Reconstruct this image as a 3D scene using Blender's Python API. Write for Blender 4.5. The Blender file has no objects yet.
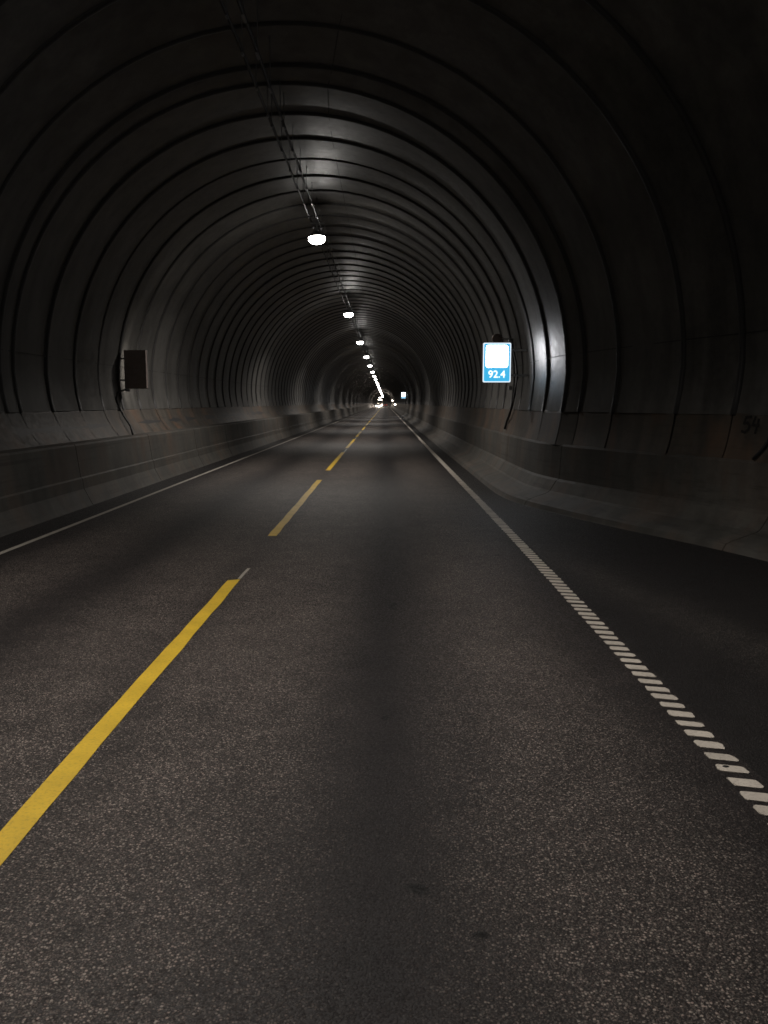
import bpy, bmesh, math, random
from mathutils import Vector, Matrix
random.seed(7)
S = bpy.context.scene
COL = S.collection
R = math.radians

# ------------------------------------------------------------------ helpers
def new_mesh(name, verts, faces, mats, parent=None, smooth=None, fmat=None, uvs=None):
    me = bpy.data.meshes.new(name)
    me.from_pydata([tuple(v) for v in verts], [], faces)
    for m in (mats if isinstance(mats, (list, tuple)) else [mats]):
        me.materials.append(m)
    if fmat:
        for p, i in zip(me.polygons, fmat): p.material_index = i
    if smooth is True:
        for p in me.polygons: p.use_smooth = True
    elif smooth:
        for p, s in zip(me.polygons, smooth): p.use_smooth = s
    if uvs:
        uv = me.uv_layers.new(name='UVMap')
        for l in me.loops: uv.data[l.index].uv = uvs[l.vertex_index]
    me.validate(); me.update()
    o = bpy.data.objects.new(name, me)
    COL.objects.link(o)
    if parent: o.parent = parent
    return o

class MB:
    """collects shapes that become ONE mesh object"""
    def __init__(s): s.v = []; s.f = []; s.sm = []
    def add(s, v, f, smooth=False):
        b = len(s.v); s.v += [Vector(x) for x in v]
        s.f += [[i + b for i in q] for q in f]; s.sm += [smooth] * len(f)
    def box(s, c, d, M=None, bev=0.0):
        bm = bmesh.new(); bmesh.ops.create_cube(bm, size=1)
        for v in bm.verts: v.co = Vector((v.co.x * d[0], v.co.y * d[1], v.co.z * d[2]))
        if bev: bmesh.ops.bevel(bm, geom=bm.edges[:], offset=bev, segments=2, affect='EDGES')
        bm.verts.index_update()
        M = M or Matrix(); c = Vector(c)
        s.add([M @ v.co + c for v in bm.verts], [[v.index for v in f.verts] for f in bm.faces])
        bm.free(); return s
    def tube(s, pts, r, n=8, cap=True):
        pts = [Vector(p) for p in pts]; v = []; f = []
        for i, p in enumerate(pts):
            a = pts[max(0, i - 1)]; b = pts[min(len(pts) - 1, i + 1)]
            t = (b - a).normalized()
            u = t.cross(Vector((0, 0, 1)))
            if u.length < .05: u = t.cross(Vector((1, 0, 0)))
            u.normalize(); w = t.cross(u)
            for k in range(n):
                an = 2 * math.pi * k / n
                v.append(p + u * math.cos(an) * r + w * math.sin(an) * r)
        for i in range(len(pts) - 1):
            for k in range(n):
                f.append([i * n + k, i * n + (k + 1) % n, (i + 1) * n + (k + 1) % n, (i + 1) * n + k])
        if cap:
            f.append(list(range(n - 1, -1, -1))); f.append([(len(pts) - 1) * n + k for k in range(n)])
        s.add(v, f, True); return s
    def lathe(s, prof, c=(0, 0, 0), M=None, n=24, sx=1, sy=1):
        M = M or Matrix(); c = Vector(c); v = []; f = []
        for r, z in prof:
            for k in range(n):
                a = 2 * math.pi * k / n
                v.append(M @ Vector((r * math.cos(a) * sx, r * math.sin(a) * sy, z)) + c)
        for i in range(len(prof) - 1):
            for k in range(n):
                f.append([i * n + k, i * n + (k + 1) % n, (i + 1) * n + (k + 1) % n, (i + 1) * n + k])
        s.add(v, f, True); return s
    def build(s, name, mat, parent=None):
        return new_mesh(name, s.v, s.f, mat, parent, smooth=s.sm)

def tag(o, label=None, cat=None, group=None, kind=None):
    if label: o['label'] = label
    if cat: o['category'] = cat
    if group: o['group'] = group
    if kind: o['kind'] = kind
    return o
def empty(name, loc=(0, 0, 0), label=None, cat=None, group=None, kind=None):
    o = bpy.data.objects.new(name, None); COL.objects.link(o); o.location = loc
    o.empty_display_size = .2
    return tag(o, label, cat, group, kind)
def copy_tree(o, parent=None):
    c = o.copy(); COL.objects.link(c); c.parent = parent
    for ch in list(o.children): copy_tree(ch, c)
    return c

# ------------------------------------------------------------------ materials
def mat(name):
    m = bpy.data.materials.new(name); m.use_nodes = True
    nt = m.node_tree; b = nt.nodes['Principled BSDF']
    return m, nt, b
def N(nt, t, **k):
    n = nt.nodes.new(t)
    for a, v in k.items():
        if a.startswith('i_'): n.inputs[a[2:].replace('_', ' ')].default_value = v
        else: setattr(n, a, v)
    return n
def math_n(nt, op, a, b=None, c=None, clamp=False):
    n = nt.nodes.new('ShaderNodeMath'); n.operation = op; n.use_clamp = clamp
    for i, x in enumerate((a, b, c)):
        if x is None: continue
        if isinstance(x, (int, float)): n.inputs[i].default_value = x
        else: nt.links.new(x, n.inputs[i])
    return n.outputs[0]
def ramp(nt, fac, stops):
    n = nt.nodes.new('ShaderNodeValToRGB'); cr = n.color_ramp
    while len(cr.elements) < len(stops): cr.elements.new(.5)
    for e, (p, c) in zip(cr.elements, stops):
        e.position = p; e.color = (c, c, c, 1) if isinstance(c, (int, float)) else (*c, 1)
    nt.links.new(fac, n.inputs[0]); return n.outputs[0]
def mix(nt, fac, a, b, mode='MIX'):
    n = nt.nodes.new('ShaderNodeMix'); n.data_type = 'RGBA'; n.blend_type = mode
    if isinstance(fac, (int, float)): n.inputs[0].default_value = fac
    else: nt.links.new(fac, n.inputs[0])
    for i, x in ((6, a), (7, b)):
        if isinstance(x, tuple): n.inputs[i].default_value = (*x, 1)
        else: nt.links.new(x, n.inputs[i])
    return n.outputs[2]
def noise(nt, vec, scale, detail=4, rough=.55):
    n = N(nt, 'ShaderNodeTexNoise', i_Scale=scale, i_Detail=detail, i_Roughness=rough)
    nt.links.new(vec, n.inputs['Vector']); return n.outputs['Fac']
def scaled(nt, vec, s):
    n = N(nt, 'ShaderNodeMapping'); n.inputs['Scale'].default_value = s
    nt.links.new(vec, n.inputs['Vector']); return n.outputs[0]

def plain(name, col, rough=.5, metal=0.0, var=.25, scale=12):
    m, nt, b = mat(name)
    p = N(nt, 'ShaderNodeNewGeometry').outputs['Position']
    n = noise(nt, p, scale)
    c = mix(nt, n, tuple(x * (1 - var) for x in col), tuple(x * (1 + var) for x in col))
    nt.links.new(c, b.inputs['Base Color'])
    b.inputs['Roughness'].default_value = rough; b.inputs['Metallic'].default_value = metal
    return m
def emit(name, col, strength):
    m, nt, b = mat(name)
    b.inputs['Base Color'].default_value = (.5, .5, .5, 1)
    b.inputs['Emission Color'].default_value = (*col, 1)
    b.inputs['Emission Strength'].default_value = strength
    return m

def asphalt(name, dark, stone, tracks):
    m, nt, b = mat(name)
    uv = N(nt, 'ShaderNodeUVMap').outputs[0]
    sep = N(nt, 'ShaderNodeSeparateXYZ'); nt.links.new(uv, sep.inputs[0]); X = sep.outputs[0]
    v = N(nt, 'ShaderNodeTexVoronoi', i_Scale=100.0, i_Randomness=1.0); nt.links.new(uv, v.inputs['Vector'])
    v2 = N(nt, 'ShaderNodeTexVoronoi', i_Scale=210.0); nt.links.new(uv, v2.inputs['Vector'])
    cs = N(nt, 'ShaderNodeSeparateColor'); nt.links.new(v.outputs['Color'], cs.inputs[0])
    cs2 = N(nt, 'ShaderNodeSeparateColor'); nt.links.new(v2.outputs['Color'], cs2.inputs[0])
    bright = ramp(nt, cs.outputs[0], [(0, .04), (.58, .10), (.78, .36), (.9, 1.0), (1, 1.3)])
    body = ramp(nt, v.outputs['Distance'], [(0, 1.0), (.40, .9), (.58, .08), (1, 0)])
    st = math_n(nt, 'MULTIPLY', bright, body)
    small = math_n(nt, 'MULTIPLY', ramp(nt, cs2.outputs[1], [(0, 0), (.7, .12), (1, 1)]), .5)
    st = math_n(nt, 'ADD', st, small)
    # broad wear: polished wheel tracks show more stone, the strips between them keep dark binder and oil
    big = noise(nt, scaled(nt, uv, (1.6, .22, 1)), 1.0, 5)
    wob = math_n(nt, 'MULTIPLY', math_n(nt, 'SUBTRACT', big, .5), .5)
    Xw = math_n(nt, 'ADD', X, wob)
    patch = noise(nt, uv, .9, 4)
    stain = noise(nt, uv, 3.2, 5)
    if tracks:
        wear = None
        for cx, wd, amp in ((-.04, .50, .95), (1.80, .5, .85), (-3.15, .5, .8), (-1.68, .22, .3), (-4.9, .5, .8)):
            d = math_n(nt, 'DIVIDE', math_n(nt, 'ABSOLUTE', math_n(nt, 'SUBTRACT', Xw, cx)), wd)
            g = math_n(nt, 'MULTIPLY', math_n(nt, 'POWER', 2.718, math_n(nt, 'MULTIPLY', math_n(nt, 'MULTIPLY', d, d), -1.0)), amp)
            wear = g if wear is None else math_n(nt, 'MAXIMUM', wear, g)
        wear = math_n(nt, 'SUBTRACT', 1.0, wear)
    else:
        # faint curved tyre scuffs where vehicles pull in
        d = math_n(nt, 'ABSOLUTE', math_n(nt, 'ADD', math_n(nt, 'SUBTRACT', Xw, 2.65), math_n(nt, 'MULTIPLY', math_n(nt, 'SUBTRACT', sep.outputs[1], 7.5), .2)))
        d = math_n(nt, 'DIVIDE', d, .34)
        wear = math_n(nt, 'ADD', math_n(nt, 'MULTIPLY', math_n(nt, 'POWER', 2.718, math_n(nt, 'MULTIPLY', math_n(nt, 'MULTIPLY', d, d), -1.0)), .55), .12)
    wear = math_n(nt, 'MULTIPLY', wear, ramp(nt, patch, [(.25, .72), (.7, 1.12)]))
    fac = math_n(nt, 'MULTIPLY', st, wear)
    tint = mix(nt, cs2.outputs[2], (1.0, .90, .84), (.90, 1.0, .92))
    stone_c = mix(nt, 1.0, stone, tint, 'MULTIPLY')
    col = mix(nt, math_n(nt, 'MULTIPLY', fac, .9, clamp=True), dark, stone_c)
    col = mix(nt, 1.0, col, ramp(nt, stain, [(.3, .75), (.6, 1.05)]), 'MULTIPLY')
    # a few oil drips
    vd = N(nt, 'ShaderNodeTexVoronoi', i_Scale=.55); nt.links.new(uv, vd.inputs['Vector'])
    dd = math_n(nt, 'ADD', vd.outputs['Distance'], math_n(nt, 'MULTIPLY', math_n(nt, 'SUBTRACT', noise(nt, uv, 14, 3), .5), .09))
    drip = ramp(nt, dd, [(.0, .45), (.03, .5), (.055, 1)])
    col = mix(nt, 1.0, col, drip, 'MULTIPLY')
    if tracks:                                     # single oil spots on the lane
        for ox, oy, sx, sy in ((.115, 3.16, .062, .045), (.33, 2.86, .04, .03), (.03, 7.9, .05, .16), (-.02, 5.0, .03, .04)):
            ex = math_n(nt, 'DIVIDE', math_n(nt, 'SUBTRACT', Xw if False else X, ox), sx)
            ey = math_n(nt, 'DIVIDE', math_n(nt, 'SUBTRACT', sep.outputs[1], oy), sy)
            r2 = math_n(nt, 'ADD', math_n(nt, 'MULTIPLY', ex, ex), math_n(nt, 'MULTIPLY', ey, ey))
            r2 = math_n(nt, 'ADD', r2, math_n(nt, 'MULTIPLY', math_n(nt, 'SUBTRACT', noise(nt, uv, 22, 3), .5), 3.0))
            col = mix(nt, 1.0, col, ramp(nt, r2, [(.3, .12), (1.0, 1)]), 'MULTIPLY')
    nt.links.new(col, b.inputs['Base Color'])
    b.inputs['Specular IOR Level'].default_value = .35
    nt.links.new(ramp(nt, cs.outputs[2], [(0, .5), (1, .85)]), b.inputs['Roughness'])
    bp = N(nt, 'ShaderNodeBump', i_Strength=.55, i_Distance=.006)
    nt.links.new(math_n(nt, 'MULTIPLY', body, math_n(nt, 'ADD', cs.outputs[1], .35)), bp.inputs['Height'])
    nt.links.new(bp.outputs[0], b.inputs['Normal'])
    return m

def concrete(name, lo, hi, rough, streak=.5, rust=0.0, bump=.15, scuff=0.0, rvar=.1):
    m, nt, b = mat(name)
    p = N(nt, 'ShaderNodeNewGeometry').outputs['Position']
    n1 = noise(nt, p, .7, 6, .6); n2 = noise(nt, p, 9, 5, .65)
    n3 = noise(nt, scaled(nt, p, (2.6, 2.6, .18)), 1.0, 4)       # run-down streaks
    c = mix(nt, ramp(nt, n1, [(.3, 0), (.7, 1)]), lo, hi)
    c = mix(nt, .35, c, ramp(nt, n2, [(.3, tuple(x * .7 for x in lo)), (.7, tuple(x * 1.15 for x in hi))]))
    s = ramp(nt, n3, [(.36, 1 - streak), (.58, 1.0)])
    c = mix(nt, 1.0, c, s, 'MULTIPLY')
    soot = noise(nt, p, .33, 5, .7)
    c = mix(nt, 1.0, c, ramp(nt, soot, [(.38, .62), (.6, 1.05)]), 'MULTIPLY')
    if scuff:
        n5 = noise(nt, scaled(nt, p, (3, .22, 17)), 1.0, 5, .7)
        c = mix(nt, math_n(nt, 'MULTIPLY', ramp(nt, n5, [(.54, 0), (.66, 1)]), scuff), c, (.03, .028, .026))
        n6 = noise(nt, scaled(nt, p, (2, 1.2, 2.2)), 1.4, 6, .7)
        c = mix(nt, math_n(nt, 'MULTIPLY', ramp(nt, n6, [(.52, 0), (.68, 1)]), scuff * .8), c, (.05, .044, .038))
    if rust:
        n4 = noise(nt, scaled(nt, p, (1.1, 1.1, .5)), 1.3, 4)
        c = mix(nt, math_n(nt, 'MULTIPLY', ramp(nt, n4, [(.48, 0), (.72, 1)]), rust), c, (.16, .085, .045))
    nt.links.new(c, b.inputs['Base Color'])
    nt.links.new(ramp(nt, n2, [(.3, rough - rvar * .7), (.7, rough + rvar)]), b.inputs['Roughness'])
    bp = N(nt, 'ShaderNodeBump', i_Strength=bump, i_Distance=.01)
    nt.links.new(n2, bp.inputs['Height']); nt.links.new(bp.outputs[0], b.inputs['Normal'])
    return m

def paint(name, col, rough=.6, worn=.5):
    m, nt, b = mat(name)
    p = N(nt, 'ShaderNodeNewGeometry').outputs['Position']
    n = noise(nt, p, 55, 4, .7); n2 = noise(nt, p, 3, 4)
    c = mix(nt, ramp(nt, n, [(.25, worn * .6), (.5, 0)]), col, (.05, .045, .04))
    c = mix(nt, 1.0, c, ramp(nt, n2, [(.3, .78), (.65, 1.0)]), 'MULTIPLY')
    nt.links.new(c, b.inputs['Base Color']); b.inputs['Roughness'].default_value = rough
    bp = N(nt, 'ShaderNodeBump', i_Strength=.3, i_Distance=.004)
    nt.links.new(n, bp.inputs['Height']); nt.links.new(bp.outputs[0], b.inputs['Normal'])
    return m

M_road = asphalt('road_asphalt', (.0125, .0102, .0106), (.37, .31, .292), True)
M_lay = asphalt('dark_asphalt', (.0118, .0104, .0106), (.19, .165, .156), False)
M_arch = concrete('lining_sheet', (.074, .072, .068), (.140, .135, .125), .42, .34, 0, .06, 0.0, .1)
M_low = concrete('lower_panel', (.055, .047, .038), (.102, .088, .072), .6, .34, .6, .2, .45)
M_barr = concrete('barrier_concrete', (.060, .057, .050), (.112, .107, .095), .74, .26, .25, .3, .6)
M_joint = plain('joint_rubber', (.03, .029, .029), .6)
M_yel = paint('yellow_paint', (.74, .49, .035), .6, .6)
M_wht = paint('white_paint', (.68, .62, .54), .6, .7)
M_wold = paint('old_white_paint', (.42, .39, .34), .6, .7)
M_black = plain('black_paint', (.012, .012, .013), .7)
M_cable = plain('cable_black', (.02, .02, .022), .55)
M_gal = plain('galvanised', (.42, .43, .44), .42, .7)
M_hous = plain('housing_grey', (.22, .22, .23), .45, .3)
M_box = plain('box_back', (.30, .245, .225), .5, .2)
M_lens = emit('lamp_glass', (1.0, .96, .90), 44)
M_swhite = emit('sign_white', (.98, .97, 1.0), 17.0)
M_sblue = emit('sign_blue', (.04, .46, .80), 1.0)
M_sframe = emit('sign_frame_glow', (.78, .90, 1.0), 1.1)
M_head = emit('headlight_glass', (1.0, .84, .70), 2500)
M_tail = emit('taillight_glass', (1.0, .10, .04), 3)
M_mark = emit('marker_glass', (1.0, .84, .70), 60)
M_tyre = plain('tyre', (.02, .02, .02), .8)
M_rim = plain('rim', (.4, .4, .42), .35, .8)
M_glass = plain('car_glass', (.015, .017, .02), .08)

# ------------------------------------------------------------------ alignment (distance Y ahead of the camera)
def bend(Y):
    c = -.0042 * max(0.0, Y - 8) * (1 if Y > 20 else (max(0, Y - 8) / 12) ** .5)
    if Y > 620: c -= (Y - 620) ** 2 / 2600.0
    return c
WT = [(-60, 2.8), (6.5, 2.8), (8, 2.72), (9, 2.6), (10.4, 2.28), (11.7, 1.8), (13, 1.2), (13.7, .97), (14.5, .7), (15.7, .36), (16.2, .16), (17.2, .04), (19, 0), (9999, 0)]
def widen(Y):                       # the lay-by widens the right side near the camera
    for (a, va), (b, vb) in zip(WT, WT[1:]):
        if a <= Y <= b: return va + (vb - va) * (Y - a) / (b - a)
    return 0
def widen_soft(Y):                  # the cast barrier follows the same line in one smooth sweep
    return sum(widen(Y + d) for d in (-1.0, -.75, -.5, -.25, 0, .25, .5, .75, 1.0)) / 9
def yseq(a, b):
    y = a; o = []
    while y < b:
        o.append(y); y += .4 if -2 < y < 40 else (2 if y < 150 else 6)
    return o + [b]
Y0, Y1 = -34.0, 840.0
XR = 3.22

# ------------------------------------------------------------------ road, shoulders, lay-by
def sheet(name, xl, xr, z, m, kind='structure', parent=None, a=Y0, b=Y1):
    v = []; uv = []; f = []
    ys = yseq(a, b)
    for y in ys:
        for fx in (xl, xr):
            x = fx(y) if callable(fx) else fx
            v.append((x + bend(y), y, z)); uv.append((x, y))
    for i in range(len(ys) - 1):
        f.append([2 * i, 2 * i + 1, 2 * i + 3, 2 * i + 2])
    o = new_mesh(name, v, f, m, parent, uvs=uv)
    if kind: o['kind'] = kind
    return o
road = sheet('road', -5.02, 1.90, 0, M_road)
road['label'] = 'worn two lane asphalt road running down the tunnel'
s1 = sheet('road_shoulder', -6.25, -4.9, -.005, M_lay)
s2 = sheet('lay_by', 1.85, lambda y: 2.6 + widen_soft(y), -.005, M_lay)
s1['label'] = 'dark asphalt gutter strip along the left barrier'
s2['label'] = 'dark asphalt lay-by widening along the right barrier'

# road markings: parts of the road
def strip(name, pts, w, z, m, parent):
    v = []; f = []
    for (x, y) in pts: v += [(x - w / 2 + bend(y), y, z), (x + w / 2 + bend(y), y, z)]
    for i in range(len(pts) - 1): f.append([2 * i, 2 * i + 1, 2 * i + 3, 2 * i + 2])
    return new_mesh(name, v, f, m, parent)
XYEL = -1.672
starts = [0.05 - 12.1 * 2, 0.05 - 12.1, 0.05] + [12.15 + 12.1 * k for k in range(58)]
for k, s in enumerate(starts):
    L = 9.05
    n = 24
    v = []; f = []
    for i in range(n + 1):
        y = s + L * i / n
        j1 = random.uniform(-.006, .006); j2 = random.uniform(-.006, .006)
        v += [(XYEL - .064 + j1 + bend(y), y, .004), (XYEL + .064 + j2 + bend(y), y, .004)]
    # ragged, slightly slanted end
    v[-2] = (v[-2][0], v[-2][1] - .06, .004)
    for i in range(n): f.append([2 * i, 2 * i + 1, 2 * i + 3, 2 * i + 2])
    d = new_mesh('centre_dash', v, f, M_yel, road)
strip('old_paint_trace', [(XYEL + .045, 9.12), (XYEL + .047, 9.45), (XYEL + .055, 9.72)], .035, .004, M_wold, road)
strip('old_paint_trace', [(XYEL + .03, 33.25), (XYEL + .03, 35.6)], .05, .004, M_wold, road)
strip('old_paint_trace', [(XYEL + .03, 45.3), (XYEL + .03, 47.8)], .05, .004, M_wold, road)
strip('edge_line', [(-4.94, y) for y in yseq(Y0, Y1)], .085, .004, M_wold, road)
# right edge line: ribbed blocks close by (pattern of ONE line), a plain band farther on
v = []; f = []
y = -6.0
while y < 46:
    ch = random.uniform(-.008, .008)
    w, l, sl = .071 + random.uniform(-.004, .004), .045 + random.uniform(-.006, .006), .27
    ring = []
    for sx, sy in ((-1, -1), (1, -1), (1, 1), (-1, 1)):
        cx, cy = sx * w, sy * l
        for q in range(4):                    # rounded corners
            a0 = {(-1, -1): 180, (1, -1): 270, (1, 1): 0, (-1, 1): 90}[(sx, sy)]
            an = R(a0 + q * 30); rr = .022
            px = cx - sx * rr + rr * math.cos(an) + random.uniform(-.005, .005); py = cy - sy * rr + rr * math.sin(an) + random.uniform(-.003, .003)
            ring.append((1.795 + px + bend(y), y + py - px * sl + ch, 0))
    b = len(v)
    v += [(p[0], p[1], .0045) for p in ring] + [(p[0], p[1], .0005) for p in ring]
    k = len(ring)
    f.append([b + i for i in range(k)])
    for i in range(k): f.append([b + i, b + k + i, b + k + (i + 1) % k, b + (i + 1) % k])
    y += .158
new_mesh('edge_line', v, f, M_wht, road)
MB().lathe([(.001, .0075), (.013, .0072), (.016, .005)], (1.772, 4.30, 0), n=9, sx=1.15, sy=.85).build('tar_spot', M_black, road)
strip('edge_line', [(1.81, y) for y in yseq(46, Y1)], .12, .004, M_wht, road)

# ------------------------------------------------------------------ concrete barriers
LEFT_P = [(-5.50, -.02), (-5.56, .0), (-5.60, .07), (-5.70, .27), (-5.715, .30), (-5.74, .49), (-5.77, .515), (-5.845, 1.10), (-5.87, 1.135), (-6.32, 1.15)]
RIGHT_P = [(2.27, -.02), (2.30, .0), (2.34, .08), (2.42, .12), (2.68, .215), (2.735, .235), (2.775, .27), (2.885, .455), (2.94, .49), (2.975, 1.10), (2.995, 1.135), (3.32, 1.15)]
def barrier(root, prof, right):
    segL = 5.0
    a = Y0; rest_v = []; rest_f = []; count = 0
    while a < Y1 - 1:
        far = a > 130
        b = min(Y1, a + (segL if not far else 30))
        gap = .012
        ys = [y for y in yseq(a + gap, b - gap)] if not far else [a, (a + b) / 2, b]
        if right and not far: ys = sorted(set(ys))
        v = []; f = []; n = len(prof)
        for y in ys:
            dx = (widen_soft(y) if right else 0) + bend(y)
            for x, z in prof: v.append((x + dx, y, z))
        for i in range(len(ys) - 1):
            for j in range(n - 1):
                q = [i * n + j, i * n + j + 1, (i + 1) * n + j + 1, (i + 1) * n + j]
                f.append(q if not right else q)
        # end faces close each element
        if not far:
            for base in (0, (len(ys) - 1) * n):
                b2 = len(v)
                sgn = 1 if right else -1
                top = v[base + n - 1]; v.append((top[0], top[1], -.02))
                f.append([base + j for j in range(n)] + [b2])
        if -1 < b and not far:
            new_mesh('barrier_element', v, f, M_barr, root); count += 1
        else:
            o = len(rest_v); rest_v += v; rest_f += [[i + o for i in q] for q in f]
        a = b
    o = new_mesh('distant_elements', rest_v, rest_f, M_barr, root); o['kind'] = 'stuff'
bl = empty('concrete_barrier', (0, 0, 0), 'straight low concrete barrier along the left edge of the road', 'barrier')
barrier(bl, LEFT_P, False)
br = empty('concrete_barrier', (0, 0, 0), 'low concrete barrier with wide sloping foot curving round the lay-by', 'barrier')
barrier(br, RIGHT_P, True)

# ------------------------------------------------------------------ tunnel lining
lining = empty('tunnel_lining', (0, 0, 0), 'dark arched tunnel lining of ribbed sheets with black joints', 'tunnel lining')
# stations (Y on the left wall, Y on the right wall)
st = [(13.35, 14.6), (14.65, 15.72), (15.2, 16.25)]
y = 12.0
pre = []
for yl, yr in ((12.0, 13.0), (10.8, 12.0), (9.0, 10.05), (7.5, 8.5)): pre.append((yl, yr))
k = 6.0
while k > Y0: pre.append((k, k + .8)); k -= 1.5
st = pre[::-1] + st
yl = 16.7
while yl < Y1:
    sk = .35 + .45 * max(0, 1 - (yl - 16.7) / 10)
    st.append((yl, yl + sk)); yl += 1.5
NARC = 44
def section(yl, yr, off=0.0, xr=None):
    """points of the arch from the left kink over the crown to the right kink; off > 0 pushes outward"""
    if xr is None: xr = XR + widen(yr)
    rad = (xr + 6.6) / 2; cx = (xr - 6.6) / 2; hz = 2.45
    P = [(-6.5 - off, 1.74), (-6.57 - off, 2.1)]
    for i in range(NARC + 1):
        a = math.pi * (1 - i / NARC)
        P.append((cx + (rad + off) * math.cos(a), hz + (rad + off) * math.sin(a)))
    P += [(xr - .03 + off, 2.1), (xr - .09 + off, 1.74)]
    out = []
    for x, z in P:
        yy = yl + (yr - yl) * (x + 6.6) / (xr + 6.6)
        out.append(Vector((x + bend(yy), yy, z)))
    return out
def ring_geo(A, B, gap, tilt):
    n = len(section(*A)); sec = []
    for t, o in ((0, .0), (.22, -.010), (.5, -.016), (.78, -.010), (1, 0.0)):
        sec.append((t, o + tilt[0] * (1 - t) + tilt[1] * t))
    L = (B[0] - A[0]); g0 = gap / max(L, .3) / 2
    rows = []
    xa = XR + widen(A[1]); xb = XR + widen(B[1])
    for t, o in sec:
        tt = g0 + t * (1 - 2 * g0)
        rows.append(section(A[0] + (B[0] - A[0]) * tt, A[1] + (B[1] - A[1]) * tt, o, xa + (xb - xa) * tt))
    v = []; f = []; sm = []
    for r_ in rows: v += r_
    for i in range(len(rows) - 1):
        for j in range(n - 1):
            f.append([i * n + j, (i + 1) * n + j, (i + 1) * n + j + 1, i * n + j + 1]); sm.append(True)
    # returned edges of the sheet
    for t, o in ((0, .07), (1, .07)):
        tt = g0 + t * (1 - 2 * g0)
        e = section(A[0] + (B[0] - A[0]) * tt, A[1] + (B[1] - A[1]) * tt, o, xa + (xb - xa) * tt)
        inner = rows[0] if t == 0 else rows[-1]
        b = len(v); v += [Vector(p) for p in inner]; v += e
        for j in range(n - 1):
            f.append([b + j, b + j + 1, b + n + j + 1, b + n + j]); sm.append(False)
    return v, f, sm
def joint_geo(A, w=.115, hgt=.042):
    """dark rubber rib covering the joint between two sheets"""
    n = len(section(*A)); v = []; f = []
    prof = [(-w / 2, .03), (-w / 2, -.012), (-w * .33, -hgt * .8), (0, -hgt), (w * .33, -hgt * .8), (w / 2, -.012), (w / 2, .03)]
    for d, o in prof: v += section(A[0] + d, A[1] + d, o, XR + widen(A[1]))
    for k in range(len(prof) - 1):
        for j in range(n - 1): f.append([k * n + j, (k + 1) * n + j, (k + 1) * n + j + 1, k * n + j + 1])
    m = len(prof)
    f.append([k * n for k in range(m)]); f.append([k * n + n - 1 for k in range(m)][::-1])
    return v, f
rv = []; rf = []; rs = []; jv = []; jf = []
cnt = 0
for i in range(len(st) - 1):
    A, B = st[i], st[i + 1]
    tilt = (random.gauss(0, .007), random.gauss(0, .007))
    near = A[0] > 5.5 and cnt < 97
    v, f, sm = ring_geo(A, B, .085, tilt)
    jg = joint_geo(A)
    if near:
        cnt += 1
        new_mesh('arch_sheet', v, f, M_arch, lining, smooth=sm)
        new_mesh('joint_strip', jg[0], jg[1], M_joint, lining, smooth=True)
    else:
        o = len(rv); rv += v; rf += [[a + o for a in q] for q in f]; rs += sm
        o = len(jv); jv += jg[0]; jf += [[a + o for a in q] for q in jg[1]]
o = new_mesh('distant_arch_sheets', rv, rf, M_arch, lining, smooth=rs); o['kind'] = 'stuff'
o = new_mesh('distant_joint_strips', jv, jf, M_joint, lining, smooth=True); o['kind'] = 'stuff'
# lengthwise seams in the sheets: thin dark battens, set 4 mm proud
def seam(frac, a, b):
    v = []; f = []; 
    stt = [s for s in st if a <= s[0] <= b]
    for s in stt:
        sec = section(s[0], s[1], -.020)
        q = frac * (len(sec) - 1); j = int(q); t = q - j
        p = sec[j].lerp(sec[min(j + 1, len(sec) - 1)], t)
        tdir = (sec[min(j + 1, len(sec) - 1)] - sec[j]).normalized()
        v += [p - tdir * .007, p + tdir * .007]
    for i in range(len(stt) - 1): f.append([2 * i, 2 * i + 1, 2 * i + 3, 2 * i + 2])
    new_mesh('lengthwise_seam', v, f, M_joint, lining)
for fr in (.062, .533, .938): seam(fr, 5, 160)
# lower wall panels between barrier and arch
def lower(right):
    v = []; f = []; bv = []; bf = []
    for i in range(len(st) - 1):
        k = 1 if right else 0
        ya, yb = st[i][k], st[i + 1][k]
        g = .014
        row = []
        for yy in (ya + g, yb - g):
            if right: xx = XR + widen(ya) + (widen(yb) - widen(ya)) * (yy - ya) / (yb - ya); kp, s, lean = xx - .09, 1, .33
            else: kp, s, lean = -6.5, -1, 1.0
            jit = random.uniform(-.006, .006)
            row.append([(kp - s * d * lean + jit + bend(yy), yy, z) for d, z in ((.36, 1.12), (.245, 1.25), (.145, 1.40), (.065, 1.56), (.012, 1.70), (-.004, 1.752), (-.06, 1.77))])
        b = len(v); v += row[0] + row[1]; q = len(row[0])
        f += [[b + j, b + j + 1, b + q + j + 1, b + q + j] for j in range(q - 1)]
        b = len(bv)
        for yy in (ya, yb):
            xx = (XR + widen(yy)) if right else -6.6
            bt, kp, s = (xx - .21, xx - .09, 1) if right else (-6.14, -6.5, -1)
            bv += [(bt + .04 * s + bend(yy), yy, 1.10), (kp + .045 * s + bend(yy), yy, 1.73)]
        bf.append([b, b + 1, b + 3, b + 2])
    new_mesh('lower_wall', v, f, M_low, lining, smooth=True)
    new_mesh('wall_joint_backing', bv, bf, M_joint, lining)
lower(False); lower(True)

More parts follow.
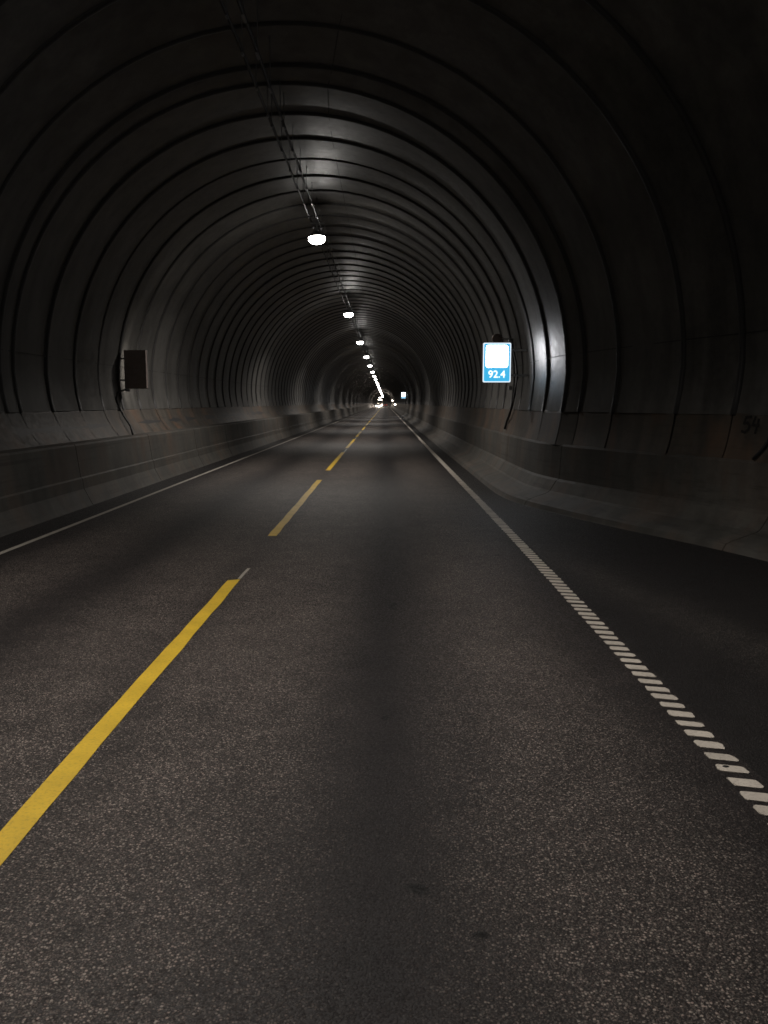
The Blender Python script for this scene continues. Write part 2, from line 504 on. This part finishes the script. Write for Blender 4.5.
# ------------------------------------------------------------------ ceiling cables with brackets
XL, HL = -1.92, 6.38
tray = empty('ceiling_cable_run', (0, 0, 0), 'pair of black cables hung on brackets under the tunnel crown', 'cable')
for dx, hh in ((-.16, 6.86), (.06, 6.84)):
    pts = []
    for yy in yseq(Y0, 420)[::2]:
        pts.append((XL + dx + bend(yy), yy, hh + .012 * math.sin(yy * 2.1)))
    MB().tube(pts, .026, 6).build('cable', M_cable, tray)
cnt = 0
for s in st:
    if 4 < s[0] < 150 and cnt < 95:
        cnt += 1
        yy = s[0] + .8; x = XL + bend(yy)
        m = MB()
        m.box((x + .06, yy + .1, 6.81), (.045, .22, .045), bev=.012)
        m.box((x - .16, yy + .1, 6.83), (.04, .10, .05), bev=.012)
        xr = XR + widen(s[1]); rad = (xr + 6.6) / 2; cx = (xr - 6.6) / 2
        top = 2.45 + math.sqrt(rad ** 2 - (XL - cx) ** 2)
        m.tube([(x - .16, yy + .1, 6.83), (x - .16, yy + .1, top + .03)], .007, 6)
        m.tube([(x + .06, yy + .1, 6.81), (x + .06, yy + .1, top + .03)], .007, 6)
        m.build('bracket', M_hous, tray)

# ------------------------------------------------------------------ luminaires
def make_lamp():
    t = empty('tunnel_lamp', (0, 0, 0))
    Mt = Matrix.Rotation(R(-3), 4, 'Y')
    prof = [(.232 * math.cos(R(a)), .135 * math.sin(R(a))) for a in range(-90, 21, 10)]
    prof[0] = (.001, prof[0][1])
    MB().lathe(prof, M=Mt, n=28, sx=1.0, sy=1.25).build('lens', M_lens, t)
    h = MB().lathe([(.232, .044), (.235, .07), (.19, .12), (.12, .16), (.07, .22), (.001, .225)], M=Mt, n=28, sx=1.0, sy=1.25)
    h.build('housing', M_hous, t)
    MB().box((0, 0, .31), (.05, .05, .20)).box((0, 0, .42), (.36, .06, .03), bev=.006).build('bracket', M_gal, t)
    MB().tube([(.03, -.05, .2), (.12, -.22, .30), (.06, -.42, .44), (.1, -.7, .40), (.03, -.95, .47)], .012, 6).build('feed_cable', M_gal, t)
    l = bpy.data.lights.new('lamp_beam', 'SPOT'); l.energy = 1080; l.color = (1.0, .93, .86)
    l.spot_size = R(146); l.spot_blend = .65; l.shadow_soft_size = .12
    lo = bpy.data.objects.new('lamp_beam', l); COL.objects.link(lo); lo.parent = t; lo.location = (0, 0, -.20)
    return t
lamp0 = make_lamp()
ORD = ['nearest', 'second', 'third', 'fourth', 'fifth', 'sixth', 'seventh', 'eighth', 'ninth', 'tenth', 'eleventh', 'twelfth']
for k in range(-2, 39):
    yy = 24.3 + 20.3 * k + (1.3 if k == -1 else 0)
    if yy > 800: break
    o = lamp0 if k == -2 else copy_tree(lamp0)
    o.location = (XL + bend(yy), yy, HL)
    o['category'] = 'ceiling lamp'; o['group'] = 'lamps along the tunnel crown'
    if k < 0: o['label'] = 'glowing lamp on the crown over or behind the camera, outside the photo'
    elif k == 0: o['label'] = 'largest and nearest glowing white lamp under the tunnel crown'
    elif k < 12: o['label'] = '%s glowing ceiling lamp counted from the nearest one' % ORD[k]
    else: o['label'] = 'tiny glowing ceiling lamp in the far merging end of the row'

# ------------------------------------------------------------------ signs
def text_mesh(s, size, depth, off=0.0):
    c = bpy.data.curves.new('t', 'FONT'); c.body = s; c.size = size; c.extrude = depth; c.offset = off
    c.align_x = 'CENTER'; c.align_y = 'CENTER'
    o = bpy.data.objects.new('t', c); COL.objects.link(o)
    dg = bpy.context.evaluated_depsgraph_get(); dg.update()
    me = bpy.data.meshes.new_from_object(o.evaluated_get(dg))
    bpy.data.objects.remove(o); return me
def rrect(w, h, r, n=6):
    p = []
    for cx, cy, a0 in ((w / 2 - r, h / 2 - r, 0), (-w / 2 + r, h / 2 - r, 90), (-w / 2 + r, -h / 2 + r, 180), (w / 2 - r, -h / 2 + r, 270)):
        for i in range(n + 1):
            a = R(a0 + 90 * i / n); p.append((cx + r * math.cos(a), cy + r * math.sin(a)))
    return p
def plate(name, w, h, r, y, th, m, parent, cx=0, cz=0):
    """rounded plate facing -Y, front at y"""
    p = rrect(w, h, r); n = len(p)
    v = [(cx + a, y, cz + b) for a, b in p] + [(cx + a, y + th, cz + b) for a, b in p]
    f = [[n - 1 - i for i in range(n)][::-1], [n + i for i in range(n)][::-1]]
    for i in range(n): f.append([i, (i + 1) % n, n + (i + 1) % n, n + i])
    return new_mesh(name, v, f, m, parent)
def radio_sign(loc, rz, label):
    t = empty('lit_road_sign', loc, label, 'sign', 'backlit blue radio frequency signs'); t.rotation_euler.z = rz
    plate('cabinet', .64, .89, .03, .0, .15, M_box, t)
    plate('face', .625, .875, .03, -.008, .008, M_sframe, t)
    plate('blue_panel', .58, .83, .03, -.013, .005, M_sblue, t)
    plate('pictogram_panel', .48, .48, .04, -.018, .005, M_swhite, t, 0, .14)
    me = text_mesh('92.4', .225, .002, .0)
    o = bpy.data.objects.new('frequency_text', me); COL.objects.link(o); o.parent = t
    me.materials.clear(); me.materials.append(M_swhite2)
    o.rotation_euler = (R(90), 0, 0); o.location = (0, -.017, -.265); 
    mb = MB()
    for z in (.28, -.28): mb.box((.52, .09, z), (.50, .05, .05))
    mb.build('wall_bracket', M_gal, t)
    return t
M_swhite2 = emit('sign_text_white', (.92, .97, 1.0), 1.6)
radio_sign((2.47 + bend(19.5), 19.5, 2.80), 0, 'bright blue and white lit sign reading 92.4 on the right wall')
yy = 126
radio_sign((2.60 + bend(yy), yy, 3.0), 0, 'small far glowing white sign on the right wall near the vanishing point')
# the sign on the left wall shows us its back
def back_sign():
    t = empty('road_sign', (-6.17 + bend(21.2), 21.2, 2.72), 'dark back of a sign cabinet mounted on the left wall', 'sign')
    plate('cabinet', .535, .93, .02, 0, .14, M_box, t)
    plate('edge_trim', .55, .945, .02, .14, .02, M_gal, t)
    f = plate('lit_face', .52, .915, .02, .16, .006, emit('back_sign_face', (1.0, .91, .80), 6.0), t)
    mb = MB()
    for z in (.26, -.26): mb.box((-.33, .10, z), (.15, .04, .04))
    mb.box((-.22, .05, -.50), (.10, .09, .07), bev=.01)
    mb.build('wall_bracket', M_gal, t)
    L = Vector((-6.17 + bend(21.2), 21.2, 2.72))
    W = [(-6.42, 21.25, 2.24), (-6.50, 20.8, 2.15), (-6.53, 20.75, 1.98), (-6.46, 20.78, 1.80), (-6.36, 20.74, 1.60), (-6.19, 20.7, 1.35), (-6.08, 20.5, 1.16)]
    MB().tube([Vector((p[0] + bend(p[1]), p[1], p[2])) - L for p in W], .022, 8).build('feed_cable', M_cable, t)
    return t
back_sign()

# cable and fittings beside the lit sign
def wall_x(Y, h):
    xr = XR + widen(Y)
    for p, q in zip(st, st[1:]):                 # the sheets run straight between two joints
        if p[1] <= Y <= q[1]:
            t = (Y - p[1]) / (q[1] - p[1]); xr = XR + widen(p[1]) * (1 - t) + widen(q[1]) * t
    C = ((.36, 1.12), (.245, 1.25), (.145, 1.40), (.065, 1.56), (.012, 1.70), (0, 1.74))
    if h < 1.74:
        for (d0, h0), (d1, h1) in zip(C, C[1:]):
            if h <= h1: return xr - .09 - .33 * (d0 + (d1 - d0) * (h - h0) / (h1 - h0))
    if h < 2.45: return xr - .09 + (h - 1.74) / .71 * .09
    rad = (xr + 6.6) / 2; return (xr - 6.6) / 2 + math.sqrt(max(0, rad ** 2 - (h - 2.45) ** 2))
def wp(Y, h, inset=.03): return (wall_x(Y, h) - inset + bend(Y), Y, h)
c = empty('wall_cable', (0, 0, 0), 'black cable looping down the right wall below the lit 92.4 sign', 'cable')
MB().tube([wp(21.7, 3.5), wp(21.6, 3.3), wp(21.3, 2.9), wp(21.1, 2.5, .05), wp(21.05, 2.1, .06), wp(21.1, 1.85, .07), wp(21.4, 1.6, .07), wp(21.8, 1.42, .05), wp(21.9, 1.25, .04)], .030, 8).build('cable_sleeve', M_cable, c)
MB().box(wp(21.6, 3.42, .06), (.08, .16, .14), bev=.01).build('junction_box', M_gal, c)
MB().box(wp(22.0, 2.28, .06), (.09, .2, .1), bev=.01).build('cable_clamp', M_gal, c)
# round disc above the sign
w = empty('round_wall_fitting', wp(21.3, 3.46, .42), 'small dark round fitting on the right wall just above the lit sign', 'wall fitting')
Mx = Matrix.Rotation(R(90), 4, 'X')
MB().lathe([(.001, .02), (.10, .02), (.125, .0), (.125, -.06), (.09, -.10), (.001, -.10)], M=Mx, n=24).build('disc', M_box, w)
MB().tube([(0, .05, 0), (.2, .1, 0), (.45, .12, 0)], .018, 8).build('arm', M_gal, w)

# hand painted number on the lower right wall
def solve(px, h):                    # distance at which the right wall shows in column px
    lo, hi = 8.0, 16.0
    for _ in range(50):
        m_ = (lo + hi) / 2
        if 389 + 855 * wall_x(m_, h) / m_ > px: lo = m_
        else: hi = m_
    return lo
def stroke_set(pts_list, ya, yb, h0, hs, w):
    mb = MB()
    for pts in pts_list:
        P = []
        for u, t in pts:
            yy = ya + (yb - ya) * u; hh = h0 + t * hs
            P.append(Vector(wp(yy, hh, .016)))
        for a, b in zip(P, P[1:]):
            d = (b - a).normalized(); ym = a.y; nn = (Vector(wp(ym + .05, 1.6)) - Vector(wp(ym, 1.6))).cross(Vector(wp(ym, 1.65)) - Vector(wp(ym, 1.6))).normalized()
            e = d.cross(nn).normalized() * w / 2
            mb.add([a - e - d * w * .3, b - e + d * w * .3, b + e + d * w * .3, a + e - d * w * .3], [[0, 1, 2, 3]])
    return mb
ya, yb = solve(742, 1.6), solve(758, 1.6)
five = [(.45, 1.0), (.12, .97), (.06, .58), (.28, .62), (.42, .45), (.38, .2), (.2, .03), (0, .08)]
four = [(.70, 1.0), (.6, .5), (.98, .46)]
four2 = [(.92, .85), (.86, 0.0)]
mb = stroke_set([five, four, four2], ya, yb, 1.50, .215, .036)
g = mb.build('wall_number', plain('paint_dark', (.015, .013, .013), .8), lining)
# dark loose cable end by the number
c2 = empty('loose_cable', (0, 0, 0), 'dark loose cable hanging down the lower right wall beside the painted 54', 'cable')
y3 = solve(773, 1.5)
MB().tube([wp(y3 - .35, 1.68, .05), wp(y3 - .3, 1.6, .09), wp(y3 - .02, 1.53, .08), wp(y3 + .02, 1.4, .05), wp(y3 + .1, 1.27, .05), wp(y3 + .18, 1.16, .05)], .022, 8).build('cable_length', M_cable, c2)

# ------------------------------------------------------------------ vehicles far down the tunnel
def make_car(paintm, kind):
    t = empty('car' if kind == 'car' else 'van')
    if kind == 'car':
        low = [(-2.15, .32), (2.1, .32), (2.18, .55), (2.1, .78), (1.0, .95), (-1.0, .98), (-2.1, .95), (-2.2, .6)]
        cab = [(1.05, .94), (.35, 1.42), (-1.1, 1.45), (-1.95, .95)]
        W, Wc = .89, .70
    else:
        low = [(-2.6, .36), (2.5, .36), (2.6, .6), (2.52, 1.0), (1.95, 1.15), (-2.6, 1.2)]
        cab = [(2.0, 1.13), (1.25, 1.98), (-2.5, 2.02), (-2.6, 1.18)]
        W, Wc = .96, .84
    def prism(pr, wa, wb, ztop):
        v = []; f = []; n = len(pr)
        zs = [z for _, z in pr]; z0, z1 = min(zs), max(zs)
        for s in (-1, 1):
            for yv, z in pr:
                wv = wa + (wb - wa) * (z - z0) / (z1 - z0); v.append((s * wv, yv, z))
        f.append(list(range(n))[::-1]); f.append(list(range(n, 2 * n)))
        for i in range(n): f.append([i, (i + 1) % n, n + (i + 1) % n, n + i])
        bm = bmesh.new(); vs = [bm.verts.new(x) for x in v]
        for q in f: bm.faces.new([vs[i] for i in q])
        bmesh.ops.recalc_face_normals(bm, faces=bm.faces[:])
        bmesh.ops.bevel(bm, geom=bm.edges[:], offset=.05, segments=2, affect='EDGES')
        bm.verts.index_update()
        out = ([x.co.copy() for x in bm.verts], [[x.index for x in q.verts] for q in bm.faces]); bm.free(); return out
    b = MB(); a_, f_ = prism(low, W, W * .97, 0); b.add(a_, f_); a_, f_ = prism(cab, W * .93, Wc, 0); b.add(a_, f_)
    b.build('body', paintm, t)
    # glass panes set proud of the cabin faces
    (y1, z1), (y2, z2), (y3_, z3), (y4, z4) = cab
    def pane(a, bq, wa, wb, off):
        A = Vector((0, *a)); B = Vector((0, *bq)); d = B - A
        nrm = Vector((0, d.z, -d.y)).normalized() * off
        p0, p1 = A + d * .12 + nrm, A + d * .88 + nrm
        mb = MB(); mb.add([(-wa, p0.y, p0.z), (wa, p0.y, p0.z), (wb, p1.y, p1.z), (-wb, p1.y, p1.z)], [[0, 1, 2, 3]]); return mb
    pane((y1, z1), (y2, z2), W * .80, Wc * .86, .012).build('windscreen', M_glass, t)
    if kind == 'car': pane((y3_, z3), (y4, z4), Wc * .84, W * .78, .012).build('rear_window', M_glass, t)
    for s in (-1, 1):
        mb = MB(); zz0, zz1 = z1 + .08, z2 - .10
        k0 = (W * .93 - (W * .93 - Wc) * .17) + .012; k1 = (W * .93 - (W * .93 - Wc) * .8) + .012
        mb.add([(s * k0, y1 - .25, zz0), (s * k0, y4 + .45, zz0), (s * k1, y3_ + .1, zz1), (s * k1, y2 - .05, zz1)], [[0, 1, 2, 3]])
        mb.build('side_window', M_glass, t)
        for yy in ((1.35, -1.35) if kind == 'car' else (1.6, -1.6)):
            Mr = Matrix.Rotation(R(90), 4, 'Y')
            wh = MB().lathe([(.2, -.1), (.31, -.1), (.325, -.07), (.325, .07), (.31, .1), (.2, .1)], (s * (W - .08), yy, .325), Mr, 20).build('wheel', M_tyre, t)
            MB().lathe([(.001, .07 * s), (.17, .075 * s), (.2, .095 * s), (.2, -.09 * s)], (s * (W - .08), yy, .325), Mr, 16).build('rim', M_rim, wh)
    yf = low[2][0] + .02; yb_ = low[-1][0] - .03
    hl = []
    for s in (-1, 1):
        Mr = Matrix.Rotation(R(-90), 4, 'X')
        MB().lathe([(.11, -.02), (.11, .0), (.07, .03), (.001, .035)], (s * W * .72, yf - .01, .66), Mr, 14, 1.1, .8).build('headlight', M_head, t)
        MB().box((s * W * .78, yb_, .78), (.26, .05, .14), bev=.02).build('taillight', M_tail, t)
    MB().box((0, yf, .48), (1.0, .04, .14), bev=.01).build('grille', M_tyre, t)
    MB().box((0, yb_, .52), (.52, .02, .12)).build('number_plate', M_wold, t)
    l = bpy.data.lights.new('headlight_beam', 'SPOT'); l.energy = 2500; l.color = (1, .9, .78); l.spot_size = R(34); l.spot_blend = .8; l.shadow_soft_size = .1
    lo = bpy.data.objects.new('headlight_beam', l); COL.objects.link(lo); lo.parent = t
    lo.location = (0, yf + .15, .66); lo.rotation_euler = (R(84), 0, 0)
    return t
P1 = plain('car_paint_silver', (.45, .45, .47), .3, .5, .03); P2 = plain('car_paint_dark', (.05, .055, .07), .3, .3, .03)
P3 = plain('van_paint_white', (.7, .7, .68), .35, 0, .03)
def put(o, lane, yy, facing, label, cat):
    o.location = (lane + bend(yy), yy, 0); o.rotation_euler.z = R(180) if facing else 0
    tag(o, label, cat, 'vehicles far down the tunnel')
def make_lorry():
    t = empty('lorry')
    MB().box((0, 3.6, 2.0), (2.42, 2.0, 2.75), bev=.14).box((0, 4.62, .72), (2.44, .18, .5), bev=.05).build('cab', P3, t)
    MB().box((0, -1.4, 2.35), (2.52, 7.6, 2.75), bev=.04).build('cargo_box', P1, t)
    MB().box((0, -.5, .82), (.9, 9.6, .26), bev=.03).build('chassis', M_tyre, t)
    MB().box((0, 4.605, 2.45), (2.1, .03, .95), bev=.01).build('windscreen', M_glass, t)
    MB().box((0, 4.605, 1.45), (1.5, .03, .6), bev=.01).build('grille', M_tyre, t)
    for s_ in (-1, 1):
        MB().lathe([(.16, -.02), (.16, .0), (.1, .03), (.001, .04)], (s_ * .92, 4.72, .78), Matrix.Rotation(R(-90), 4, 'X'), 14, 1.1, .8).build('headlight', M_head, t)
        MB().box((s_ * 1.36, 4.5, 2.4), (.12, .2, .6), bev=.03).tube([(s_ * 1.2, 4.4, 2.75), (s_ * 1.38, 4.5, 2.75)], .02).build('mirror', M_tyre, t)
        for yy in (3.7, -2.6, -3.9):
            w_ = MB().lathe([(.3, -.14), (.48, -.14), (.5, -.1), (.5, .1), (.48, .14), (.3, .14)], (s_ * 1.08, yy, .5), Matrix.Rotation(R(90), 4, 'Y'), 22).build('wheel', M_tyre, t)
            MB().lathe([(.001, .08 * s_), (.27, .1 * s_), (.3, .13 * s_), (.3, -.1 * s_)], (s_ * 1.08, yy, .5), Matrix.Rotation(R(90), 4, 'Y'), 18).build('rim', M_rim, w_)
    bar = MB().box((0, 4.2, 3.46), (1.9, .12, .08), bev=.02).build('roof_light_bar', M_tyre, t)
    for x in (-.75, -.25, .25, .75):
        MB().lathe([(.11, -.02), (.11, .0), (.07, .03), (.001, .035)], (x, 4.3, 3.52), Matrix.Rotation(R(-90), 4, 'X'), 12).build('roof_lamp', M_mark, bar)
    l = bpy.data.lights.new('headlight_beam', 'SPOT'); l.energy = 3500; l.color = (1, .82, .66); l.spot_size = R(44); l.spot_blend = .8; l.shadow_soft_size = .1
    lo = bpy.data.objects.new('headlight_beam', l); COL.objects.link(lo); lo.parent = t
    lo.location = (0, 4.9, .8); lo.rotation_euler = (R(84), 0, 0)
    return t
put(make_car(P1, 'car'), -3.0, 350, True, 'far oncoming silver car with bright headlights, lowest in the light cluster', 'car')
put(make_lorry(), -2.7, 425, True, 'far oncoming lorry with headlights and a row of roof lamps', 'lorry')
put(make_car(P2, 'car'), 0.0, 500, False, 'dark car driving away in the right lane with red taillights', 'car')
# small lamps low on the right wall
def marker(yy, h, lab, inset):
    t = empty('marker_lamp', wp(yy, h, inset), lab, 'lamp')
    MB().lathe([(.001, .07), (.12, .06), (.15, .0), (.15, -.05)], M=Matrix.Rotation(R(90), 4, 'X'), n=16).build('lens', M_mark, t)
    MB().box((0, .11, 0), (.34, .12, .34), bev=.02).build('housing', M_hous, t)
    MB().box((inset / 2, .13, 0), (inset, .05, .05)).build('arm', M_gal, t)
marker(250, 1.50, 'small round glowing lamp low by the right barrier far ahead', .35)
marker(300, 2.7, 'small glowing lamp higher on the far right wall beyond the low one', .8)

# ------------------------------------------------------------------ world, camera, view
wd = bpy.data.worlds.new('World'); S.world = wd; wd.use_nodes = True
bg = wd.node_tree.nodes['Background']; bg.inputs[0].default_value = (.01, .012, .016, 1); bg.inputs[1].default_value = .05
cam = bpy.data.cameras.new('camera'); co = bpy.data.objects.new('camera', cam); COL.objects.link(co)
cam.sensor_fit = 'VERTICAL'; cam.sensor_height = 24; cam.sensor_width = 18; cam.lens = 24 * 855 / 1024
cam.clip_start = .05; cam.clip_end = 3000
co.location = (0, 0, 1.9); co.rotation_euler = (R(90 - 7.265), 0, R(.335))
S.camera = co
S.view_settings.view_transform = 'Standard'; S.view_settings.look = 'None'
S.view_settings.exposure = 0; S.view_settings.gamma = 1
S.render.engine = 'CYCLES'
S.cycles.use_denoising = True
S.cycles.denoising_prefilter = 'ACCURATE'
S.cycles.max_bounces = 6; S.cycles.diffuse_bounces = 4; S.cycles.glossy_bounces = 3
S.cycles.sample_clamp_indirect = 2
S.cycles.use_light_tree = True
S.cycles.filter_width = 1.6
